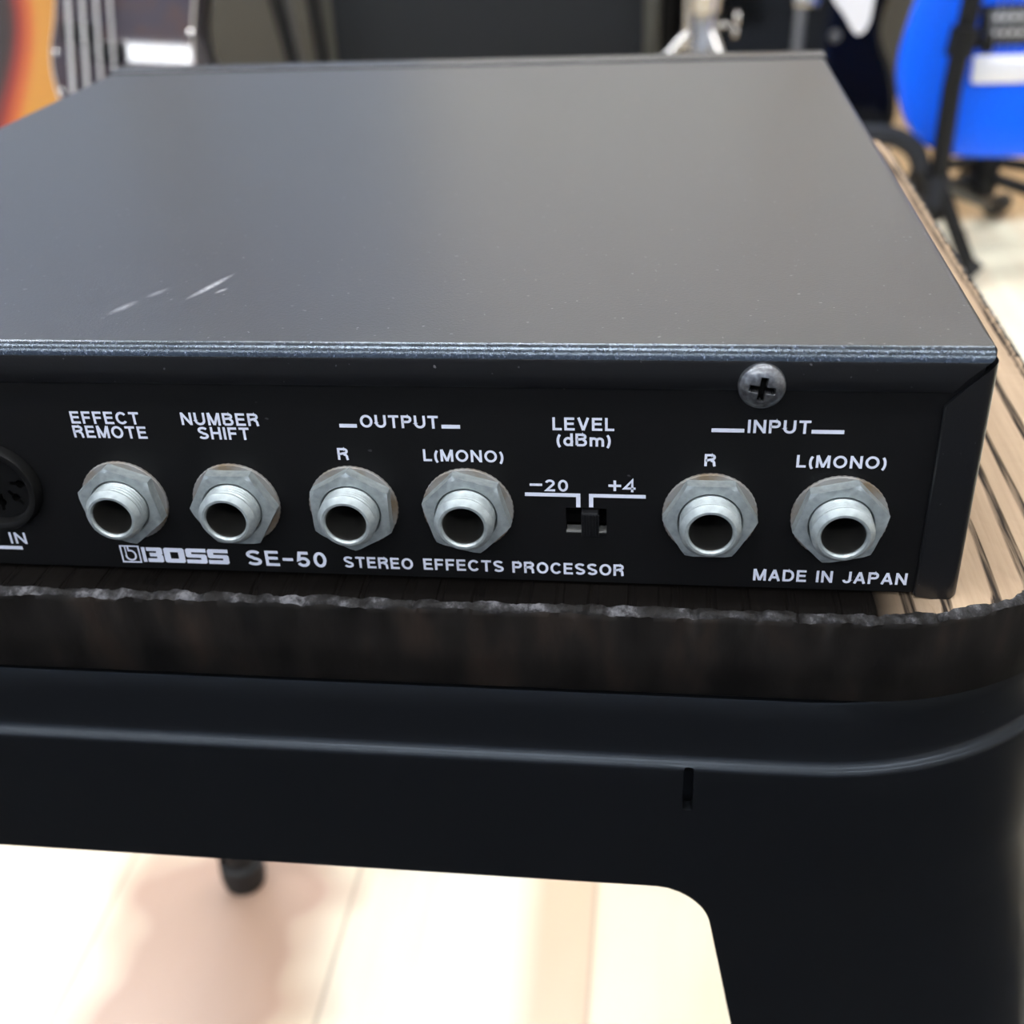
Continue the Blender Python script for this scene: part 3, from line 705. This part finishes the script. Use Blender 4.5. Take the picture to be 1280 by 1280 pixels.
# panel screw with cross recess, driven through the lip
def screw_bm():
    bm = bmesh.new(); R_ = 0.0033; nr, na = 30, 96; rings = []
    def hgt(x, y):
        r = math.hypot(x, y); h = 0.0019 * (1 - (r / R_) ** 4.0 * 0.55) if r < R_ * 0.97 else 0.0019 * 0.40
        w1 = 0.00050 + 0.00022 * max(0, 1 - r / 0.0008); a = 0.00185
        q = min(abs(x), abs(y)); l = max(abs(x), abs(y))
        dpt = min(max((w1 - q) / 0.00018, 0), 1) * min(max((a - l) / 0.0003, 0), 1)
        return h - 0.0015 * dpt
    for i in range(nr, 0, -1):
        r = R_ * i / nr
        rings.append([(r * math.cos(2 * PI * k / na), -hgt(r * math.cos(2 * PI * k / na), r * math.sin(2 * PI * k / na)), r * math.sin(2 * PI * k / na)) for k in range(na)])
    rings.insert(0, [(R_ * math.cos(2 * PI * k / na), 0.0003, R_ * math.sin(2 * PI * k / na)) for k in range(na)])
    rings.append([(0.00001 * math.cos(2 * PI * k / na), -hgt(0, 0), 0.00001 * math.sin(2 * PI * k / na)) for k in range(na)])
    loft(bm, rings, True, True)
    bm.transform(Matrix.Rotation(math.radians(8), 4, 'Y')); return bm
scr = screw_bm(); zr = Matrix.Rotation(math.radians(-8), 4, 'Y')
for f in scr.faces:                             # shade inside the cross recess, painted dark
    c = zr @ f.calc_center_median(); q, l = min(abs(c.x), abs(c.z)), max(abs(c.x), abs(c.z))
    if q < 0.00055 and l < 0.00170 and c.y > -0.0013 and math.hypot(c.x, c.z) < 0.0025: f.material_index = 1
fin(scr, 'screw', [M['screw'], M['void']], unit, (-0.0307, 0, 0.0345), smooth=40)

# ------------------------------------------------------------------ instruments behind
def burst_mat(name, stops, rough=0.3):
    mt = mat(name, (0.5, 0.3, 0.1), rough, 0, 0.3, 0.0)
    at = N(mt, 'ShaderNodeAttribute', attribute_name='burst'); c = ramp(mt, at.outputs['Fac'], stops)
    L(mt, c, bsdf(mt).inputs['Base Color']); return mt
M['sunburst'] = burst_mat('sunburst_lacquer', [(0.0, (0.006, 0.005, 0.006)), (0.42, (0.02, 0.006, 0.005)), (0.62, (0.22, 0.014, 0.005)), (0.80, (0.42, 0.085, 0.010)), (1.0, (0.46, 0.20, 0.022))])
M['blue'] = mat('blue_lacquer', (0.001, 0.105, 0.85), 0.22, 0.0, 0.35, 0.0)
M['blackgloss'] = mat('black_lacquer', (0.003, 0.003, 0.0033), 0.12, 0, 0.25, 0.0)
M['tortoise'] = mat('brown_tortoise_sheen', (0.05, 0.03, 0.025), 0.03, 0, 0.3, 0.0)
tt = M['tortoise']; c_ = ramp(tt, noise(tt, coords(tt), 40, 4), [(0.45, (0.055, 0.048, 0.062)), (0.78, (0.085, 0.052, 0.045))]); L(tt, c_, bsdf(tt).inputs['Base Color'])  # purple-grey ceiling reflection mixed into the tortoise colour
M['whiteplastic'] = mat('white_plastic', (0.85, 0.85, 0.85), 0.25)
M['creamedge'] = mat('pale_edge', (0.55, 0.50, 0.45), 0.4)
M['chrome'] = mat('chrome', (0.55, 0.53, 0.50), 0.2, 1.0)
M['satin'] = mat('satin_nickel', (0.85, 0.86, 0.9), 0.35, 0.35)
M['steel'] = mat('string_steel', (0.45, 0.44, 0.43), 0.35, 1.0)
M['maple'] = mat('maple_neck', (0.55, 0.32, 0.13), 0.3)
M['rosewood'] = mat('rosewood_board', (0.05, 0.025, 0.015), 0.5)
M['stand'] = mat('black_stand_tube', (0.006, 0.0062, 0.007), 0.45, 0, 0.2)
M['foam'] = mat('grey_foam', (0.017, 0.019, 0.024), 0.75, 0, 0.2)
M['greymetal'] = mat('grey_metal', (0.10, 0.10, 0.10), 0.4, 0.6)

BODY = [(0, 0), (.08, .006), (.135, .04), (.16, .11), (.148, .19), (.122, .26), (.128, .32), (.148, .37), (.148, .41), (.12, .435), (.085, .41), (.055, .385), (.03, .378),
        (-.03, .385), (-.052, .41), (-.078, .455), (-.115, .475), (-.148, .44), (-.15, .38), (-.125, .31), (-.118, .26), (-.145, .19), (-.16, .11), (-.135, .04), (-.08, .006)]
def body_mesh(name, mt, parent, su=1, sv=1, thick=0.04, burst=False, waist=None):
    pts = [(u * su, v * sv, 0) for u, v in BODY]
    pts = smooth_pts(pts, 5, True); n = len(pts)
    nor = []
    for i in range(n):
        d = (pts[(i + 1) % n] - pts[i - 1]).normalized(); nor.append(Vector((-d.y, d.x, 0)))
    def ring(ins, y):                           # inset ring, front = -y
        out = [p + q * ins for p, q in zip(pts, nor)]
        for _ in range(int(ins / 0.004)): out = [(out[i - 1] + out[i] * 2 + out[(i + 1) % n]) / 4 for i in range(n)]
        return [(p.x, y, p.y) for p in out]
    spec = [(0.012, 0), (0.006, -.0012), (.002, -.005), (0, -.012), (0, -thick + .012), (.002, -thick + .005), (.006, -thick + .0012), (.012, -thick)]
    val_ = [0, 0, 0, 0, 0, 0.02, 0.08, 0.15]
    if burst:
        for k in range(1, 9): spec.append((0.012 + 0.006 * k, -thick)); val_.append(0.15 + 0.85 * k / 8)
    bm = bmesh.new(); lay = bm.verts.layers.float.new('burst')
    R = loft(bm, [ring(a, b) for a, b in spec], True, True)
    for r, q in zip(R, val_):
        for v in r: v[lay] = q
    return fin(bm, name, mt, parent, smooth=40)
def flat(name, poly, y, th, mt, parent, sm=True):
    """plate standing in the XZ plane of an instrument, front at y"""
    pts = [(p.x, p.y) for p in smooth_pts([(u, v, 0) for u, v in poly], 6, True)] if sm else poly
    me = upright(curve_mesh(name, [pts], th / 2), y + th / 2); return link(name, me, mt, parent)
def bits(name, fn, mt, parent, smooth=40, loc=(0, 0, 0)):
    bm = bmesh.new(); fn(bm); return fin(bm, name, mt, parent, loc, smooth=smooth)
def neck(root, thick, v0, v1, w0, w1):
    bits('neck', lambda b: loft(b, [[(-w, -thick + 0.012, v), (w, -thick + 0.012, v), (w, -thick - 0.004, v), (-w, -thick - 0.004, v)] for v, w in ((v0, w0), (v1, w1))]), M['maple'], root)
    bits('fretboard', lambda b: loft(b, [[(-w, -thick - 0.0042, v), (w, -thick - 0.0042, v), (w, -thick - 0.009, v), (-w, -thick - 0.009, v)] for v, w in ((v0, w0), (v1, w1))]), M['rosewood'], root)
    bits('headstock', lambda b: box(b, (-0.045, -thick - 0.002, v1), (0.04, -thick + 0.012, v1 + 0.17), 0.006), M['maple'], root)

# --- sunburst bass, left
bass = thing('bass_guitar', 'sunburst bass guitar with glossy dark pickguard standing at the left behind the effects unit', 'guitar',
             (-0.6338, 1.0073, 0.1438), (math.radians(-20.9), math.radians(3.5), math.radians(10)))
bb = body_mesh('body', M['sunburst'], bass, 0.925, 0.97, 0.042, True)
pg = [(-.012, .375), (-.034, .352), (-.035, .31), (-.039, .27), (-.045, .235), (-.043, .205), (-.033, .180), (.0, .160), (.06, .155), (.104, .158), (.108, .180), (.1005, .215), (.100, .25), (.104, .29), (.113, .33), (.128, .37), (.124, .395), (.10, .40), (.072, .385), (.04, .385)]
def scale_poly(p, cx, cy, s): return [(cx + (u - cx) * s, cy + (v - cy) * s) for u, v in p]
flat('pickguard_edge', pg, -0.0440, 0.002, M['creamedge'], bass)
pgo = flat('pickguard', scale_poly(pg, 0.03, 0.29, 0.975), -0.0458, 0.0018, M['tortoise'], bass)
for u, v in ((-.038, .235), (.098, .255), (.112, .19), (.02, .172), (-.027, .33), (.11, .36), (.07, .168), (-.035, .197)):
    bits('pickguard_screw', lambda b: lathe(b, [(0.0035, 0), (0.003, -0.0018), (0.0001, -0.0024)], 16, axis='Y'), M['chrome'], pgo, loc=(u, -0.0458, v))
bits('strap_screw', lambda b: lathe(b, [(0.0035, 0), (0.003, -0.0018), (0.0001, -0.0024)], 16, axis='Y'), M['chrome'], bass, loc=(-.106, -0.0422, .245))
for k in range(2):
    bits('pickup', lambda b: box(b, (-0.03 + 0.028 * k, -0.055, 0.225 + 0.018 - 0.018 * k), (0.002 + 0.03 * k, -0.0459, 0.245 + 0.018 - 0.018 * k), 0.003), M['blackgloss'], bass)
bits('bridge', lambda b: box(b, (-0.04, -0.056, 0.085), (0.04, -0.0425, 0.125), 0.003), M['chrome'], bass)
neck(bass, 0.046, 0.385, 1.02, 0.031, 0.021)
for k in range(4):
    u = -0.0215 + 0.0150 * k; u1 = -0.012 + 0.0083 * k
    bits('string', lambda b: tube(b, [(u, -0.0575, 0.10), (u1, -0.060, 1.03)], 0.0027 - 0.0003 * k, 10), M['steel'], bass)

# --- blue guitar, right
blue = thing('electric_guitar', 'bright blue electric guitar on a stand at the right edge', 'guitar', (0.398, 1.50, 0.150), (math.radians(-7), math.radians(-1.5), math.radians(-6)))
body_mesh('body', M['blue'], blue, 0.87, 0.98, 0.042)
def humb(b, v):
    box(b, (-0.036, -0.052, v - 0.018), (0.036, -0.0425, v + 0.018), 0.003)
for v in (0.163,):
    rg = bits('pickup', lambda b: humb(b, v), M['greymetal'], blue)
    bits('pickup_ring', lambda b: box(b, (-0.045, -0.0455, v - 0.024), (0.045, -0.0422, v + 0.024), 0.001), M['darkplastic'], rg)
    for r_ in (0, 1):
        for k in range(6):
            bits('pole_piece', lambda b: lathe(b, [(0.0028, 0), (0.0028, -0.0012), (0.0001, -0.0016)], 12, axis='Y'), M['whiteplastic'], rg, loc=(-0.026 + 0.0104 * k, -0.052, v - 0.009 + 0.018 * r_))
br = bits('bridge', lambda b: box(b, (-0.048, -0.052, 0.094), (0.045, -0.0425, 0.128), 0.004, 3), M['satin'], blue)
for k in range(6): bits('saddle', lambda b: box(b, (-0.032 + 0.0108 * k, -0.057, 0.100), (-0.0235 + 0.0108 * k, -0.0521, 0.124), 0.002), M['satin'], br)
bits('pickup', lambda b: humb(b, 0.33), M['greymetal'], blue)
for q in ((0.085, 0.12), (0.11, 0.075)): bits('control_knob', lambda b: lathe(b, [(0.011, 0), (0.010, -0.015), (0.0001, -0.016)], 24, axis='Y'), M['darkplastic'], blue, loc=(q[0], -0.0422, q[1]))
neck(blue, 0.042, 0.375, 0.83, 0.028, 0.0215)
for k in range(6):
    bits('string', lambda b: tube(b, [(-0.026 + 0.0104 * k, -0.0575, 0.13), (-0.0175 + 0.007 * k, -0.054, 0.84)], 0.0006, 6), M['steel'], blue)

# --- black guitar between the drum hardware and the blue guitar
blk_ = thing('electric_guitar', 'glossy black guitar with white pickguard left of the blue guitar', 'guitar', (0.150, 1.80, 0.052), (math.radians(-8), math.radians(2), 0))
body_mesh('body', M['blackgloss'], blk_, 1.0, 0.80, 0.042)
flat('pickguard', [(.030, .330), (.036, .27), (.062, .235), (.084, .208), (.100, .222), (.104, .26), (.110, .30), (.085, .33)], -0.0445, 0.0024, M['whiteplastic'], blk_)
bits('bridge', lambda b: box(b, (-0.016, -0.056, 0.245), (0.024, -0.0425, 0.268), 0.004), M['chrome'], blk_)
bits('tailpiece', lambda b: box(b, (-0.012, -0.049, 0.10), (0.006, -0.0425, 0.244), 0.002), M['greymetal'], blk_)
bits('control_knob', lambda b: lathe(b, [(0.010, 0), (0.009, -0.013), (0.0001, -0.014)], 24, axis='Y'), M['greymetal'], blk_, loc=(0.052, -0.0422, 0.205))
neck(blk_, 0.042, 0.30, 0.80, 0.028, 0.0215)

# --- guitar stands: hub, post, three legs with tips, padded cradle
def guitar_stand(label, loc, rz, post=0.75, cr=0.12, lean=0.10, kind='guitar stands behind the stool'):
    s = thing('guitar_stand', label, 'stand', loc, (0, 0, rz), kind)
    bits('post', lambda b: tube(b, [(0, 0.05, 0.10), (0, 0.07 + lean * post, post)], 0.0105, 12), M['stand'], s)
    bits('hub', lambda b: lathe(b, [(0.0001, 0.075), (0.02, 0.075), (0.022, 0.10), (0.018, 0.13), (0.0001, 0.13)], 20, (0, 0.05, 0)), M['stand'], s)
    for a in (215, 325, 90):
        e = (0.25 * math.cos(math.radians(a)), 0.05 + 0.25 * math.sin(math.radians(a)))
        l = bits('leg', lambda b: tube(b, smooth_pts([(0.01 * math.cos(math.radians(a)), 0.05 + 0.01 * math.sin(math.radians(a)), 0.10), (e[0] * 0.6, 0.05 + (e[1] - 0.05) * 0.6, 0.075), (e[0], e[1], 0.011)], 6), 0.009, 10), M['stand'], s)
        bits('rubber_tip', lambda b: tube(b, [(e[0] * 0.9, 0.05 + (e[1] - 0.05) * 0.9, 0.023), (e[0] * 1.04, 0.05 + (e[1] - 0.05) * 1.04, 0.0135)], 0.0125, 12), M['rubber'], l)
    c = bits('cradle', lambda b: tube(b, smooth_pts([(-0.10, -0.06, cr + 0.035), (-0.10, -0.055, cr - 0.01), (-0.09, 0.02, cr - 0.015), (0, 0.05, cr - 0.01), (0.09, 0.02, cr - 0.015), (0.10, -0.055, cr - 0.01), (0.10, -0.06, cr + 0.035)], 6), 0.008, 10), M['stand'], s)
    for sx in (-1, 1): bits('foam_sleeve', lambda b: tube(b, [(sx * 0.10, -0.048, cr - 0.010), (sx * 0.0915, 0.01, cr - 0.0148)], 0.013, 12), M['foam'], c)
    return s
guitar_stand('black guitar stand under the sunburst bass', (-0.632, 1.045, 0), math.radians(10), 0.85, 0.118, 0.36)
guitar_stand('black guitar stand cradling the blue guitar', (0.402, 1.53, 0), math.radians(-6), 0.75, 0.130, 0.13)
guitar_stand('black guitar stand under the glossy black guitar', (0.150, 1.80, 0), 0, 0.75, 0.045, 0.15)

# --- empty tripod stand in front of the blue guitar
tp = thing('tripod_stand', 'black tripod stand with clamp standing in front of the blue guitar', 'stand', (0.314, 1.44, 0))
bits('post', lambda b: tube(b, [(0.0, 0, 0.08), (0.001, 0, 0.25), (0.0095, 0, 0.352), (0.045, 0, 0.95)], 0.0125, 14), M['stand'], tp)
cl = bits('clamp', lambda b: tube(b, [(0.003, 0, 0.288), (0.007, 0, 0.322)], 0.0175, 16), M['stand'], tp)
bits('clamp_knob', lambda b: lathe(b, [(0.0001, 0.016), (0.006, 0.016), (0.006, 0.022), (0.013, 0.023), (0.012, 0.036), (0.0001, 0.037)], 16, axis='X'), M['darkplastic'], cl, loc=(0.005, 0, 0.302))
bits('hub', lambda b: tube(b, [(0, 0, 0.100), (0, 0, 0.140)], 0.0155, 16), M['foam'], tp)
for ex_, ey_ in ((0.060, -0.033), (0.172, 0.30), (-0.17, 0.11)):
    l = bits('leg', lambda b: tube(b, [(ex_ * 0.06, ey_ * 0.06, 0.125), (ex_ * 0.9, ey_ * 0.9, 0.016)], 0.0105, 12), M['stand'], tp)
    bits('rubber_tip', lambda b: tube(b, [(ex_ * 0.82, ey_ * 0.82, 0.0235), (ex_, ey_, 0.0150)], 0.0145, 12), M['rubber'], l)
ca = bits('cradle_arm', lambda b: tube(b, smooth_pts([(-0.010, 0, 0.115), (-0.0225, 0, 0.147), (-0.034, 0, 0.172), (-0.060, 0, 0.189), (-0.0965, 0, 0.1945), (-0.16, 0, 0.199)], 6), 0.010, 12), M['stand'], tp)
bits('foam_sleeve', lambda b: tube(b, smooth_pts([(-0.0225, 0, 0.147), (-0.034, 0, 0.172), (-0.060, 0, 0.189), (-0.0965, 0, 0.1945), (-0.15, 0, 0.1985)], 6), 0.0130, 14), M['foam'], ca)

# --- amplifiers
M['tolex'] = mat('olive_grey_vinyl', (0.06, 0.06, 0.05), 0.6, 0, 0.3)
M['grille'] = mat('charcoal_grille_cloth', (0.016, 0.018, 0.021), 0.8, 0, 0.2)
bump(M['grille'], noise(M['grille'], coords(M['grille'], (1, 1, 1)), 400, 2), 0.3, 0.001)
amp = thing('amplifier', 'wide amplifier with charcoal grille cloth behind the middle of the effects unit', 'amplifier', (-0.345, 2.05, 0))
def amp_box(b, w_, h_, d_):
    t = 0.024
    box(b, (-w_ / 2, -0.15, 0.02), (-w_ / 2 + t, -0.15 + d_, h_), 0.003); box(b, (w_ / 2 - t, -0.15, 0.02), (w_ / 2, -0.15 + d_, h_), 0.003)
    box(b, (-w_ / 2 + t, -0.15, h_ - t), (w_ / 2 - t, -0.15 + d_, h_), 0.003); box(b, (-w_ / 2 + t, -0.15, 0.02), (w_ / 2 - t, -0.15 + d_, 0.02 + t), 0.003)
    box(b, (-w_ / 2 + t, -0.15 + d_ - 0.02, 0.02 + t), (w_ / 2 - t, -0.15 + d_, h_ - t))
bits('cabinet', lambda b: amp_box(b, 0.572, 0.56, 0.27), M['tolex'], amp)
bits('grille_cloth', lambda b: box(b, (-0.2615, -0.143, 0.045), (0.2615, -0.130, 0.535), 0.002), M['grille'], amp)
for sx in (-1, 1):
    for sy in (0, 1): bits('rubber_foot', lambda b: lathe(b, [(0.0001, 0), (0.018, 0), (0.02, 0.0198), (0.0001, 0.0198)], 16, (sx * 0.23, -0.11 + 0.19 * sy, 0)), M['rubber'], amp)
M['blackvinyl'] = mat('black_vinyl', (0.006, 0.006, 0.0065), 0.5, 0, 0.3)
a2 = thing('amplifier', 'small black amplifier half hidden behind the chrome drum hardware', 'amplifier', (0.092, 2.29, 0))
bits('cabinet', lambda b: amp_box(b, 0.30, 0.52, 0.22), M['blackvinyl'], a2)
bits('grille_cloth', lambda b: box(b, (-0.125, -0.143, 0.045), (0.125, -0.130, 0.495), 0.002), M['void'], a2)

# --- chrome drum hardware
dr = thing('drum_stand', 'chrome drum hardware stand rising behind the far edge of the unit', 'stand', (0.012, 1.75, 0))
bits('tube_section', lambda b: tube(b, [(0, 0, 0.06), (0, 0, 0.62)], 0.0165, 16), M['chrome'], dr)
bits('sleeve', lambda b: lathe(b, [(0.014, 0.235), (0.021, 0.236), (0.022, 0.262), (0.019, 0.268), (0.019, 0.30), (0.024, 0.304), (0.026, 0.33), (0.019, 0.336), (0.014, 0.337)], 24), M['chrome'], dr)
bits('side_rod', lambda b: tube(b, [(-0.025, -0.004, 0.25), (-0.026, -0.004, 0.42)], 0.0085, 12), M['chrome'], dr)
bits('bracket', lambda b: box(b, (-0.034, -0.012, 0.325), (0.03, 0.012, 0.345), 0.003), M['chrome'], dr)
wbt = bits('wing_bolt', lambda b: lathe(b, [(0.0001, 0.018), (0.004, 0.018), (0.004, 0.034), (0.0001, 0.035)], 12, axis='X'), M['chrome'], dr, loc=(0, -0.005, 0.285))
bits('wing', lambda b: (lathe(b, [(0.0001, -0.004), (0.011, -0.003), (0.011, 0.003), (0.0001, 0.004)], 16, (0.046, 0.002, 0.009), 'X'), lathe(b, [(0.0001, -0.004), (0.009, -0.003), (0.009, 0.003), (0.0001, 0.004)], 16, (0.044, 0, -0.010), 'X')), M['chrome'], wbt)
for a, g in ((190, 1.4), (110, 0.95), (305, 1.0)):
    c, s = g * math.cos(math.radians(a)), g * math.sin(math.radians(a))
    l = bits('leg', lambda b: (tube(b, [(0.018 * c, 0.018 * s, 0.275), (0.20 * c, 0.20 * s, 0.016)], 0.009, 10), tube(b, [(0.014 * c, 0.014 * s, 0.09), (0.11 * c, 0.11 * s, 0.145)], 0.006, 8)), M['chrome'], dr)
    bits('rubber_tip', lambda b: tube(b, [(0.190 * c, 0.190 * s, 0.030), (0.206 * c, 0.206 * s, 0.0128)], 0.013, 12), M['rubber'], l)

# --- folded black stand leaning between the bass and the amplifier
fs = thing('folding_stand', 'black folded stand of two leaning tubes left of the wide amplifier', 'stand', (-0.62, 1.86, 0))
bits('tube_frame', lambda b: tube(b, [(0.0, -0.05, 0.012), (-0.052, -0.06, 0.36), (-0.10, -0.055, 0.75)], 0.0115, 12), M['stand'], fs)
bits('tube_frame', lambda b: tube(b, [(0.022, -0.03, 0.012), (0.008, -0.045, 0.36), (-0.02, -0.05, 0.75)], 0.0125, 12), M['stand'], fs)
bits('crossbar', lambda b: tube(b, [(-0.10, -0.055, 0.70), (-0.01, -0.05, 0.70)], 0.009, 12), M['stand'], fs)
bits('centre_strut', lambda b: tube(b, [(-0.012, -0.04, 0.012), (-0.032, -0.052, 0.36), (-0.06, -0.052, 0.70)], 0.006, 10), M['greymetal'], fs)
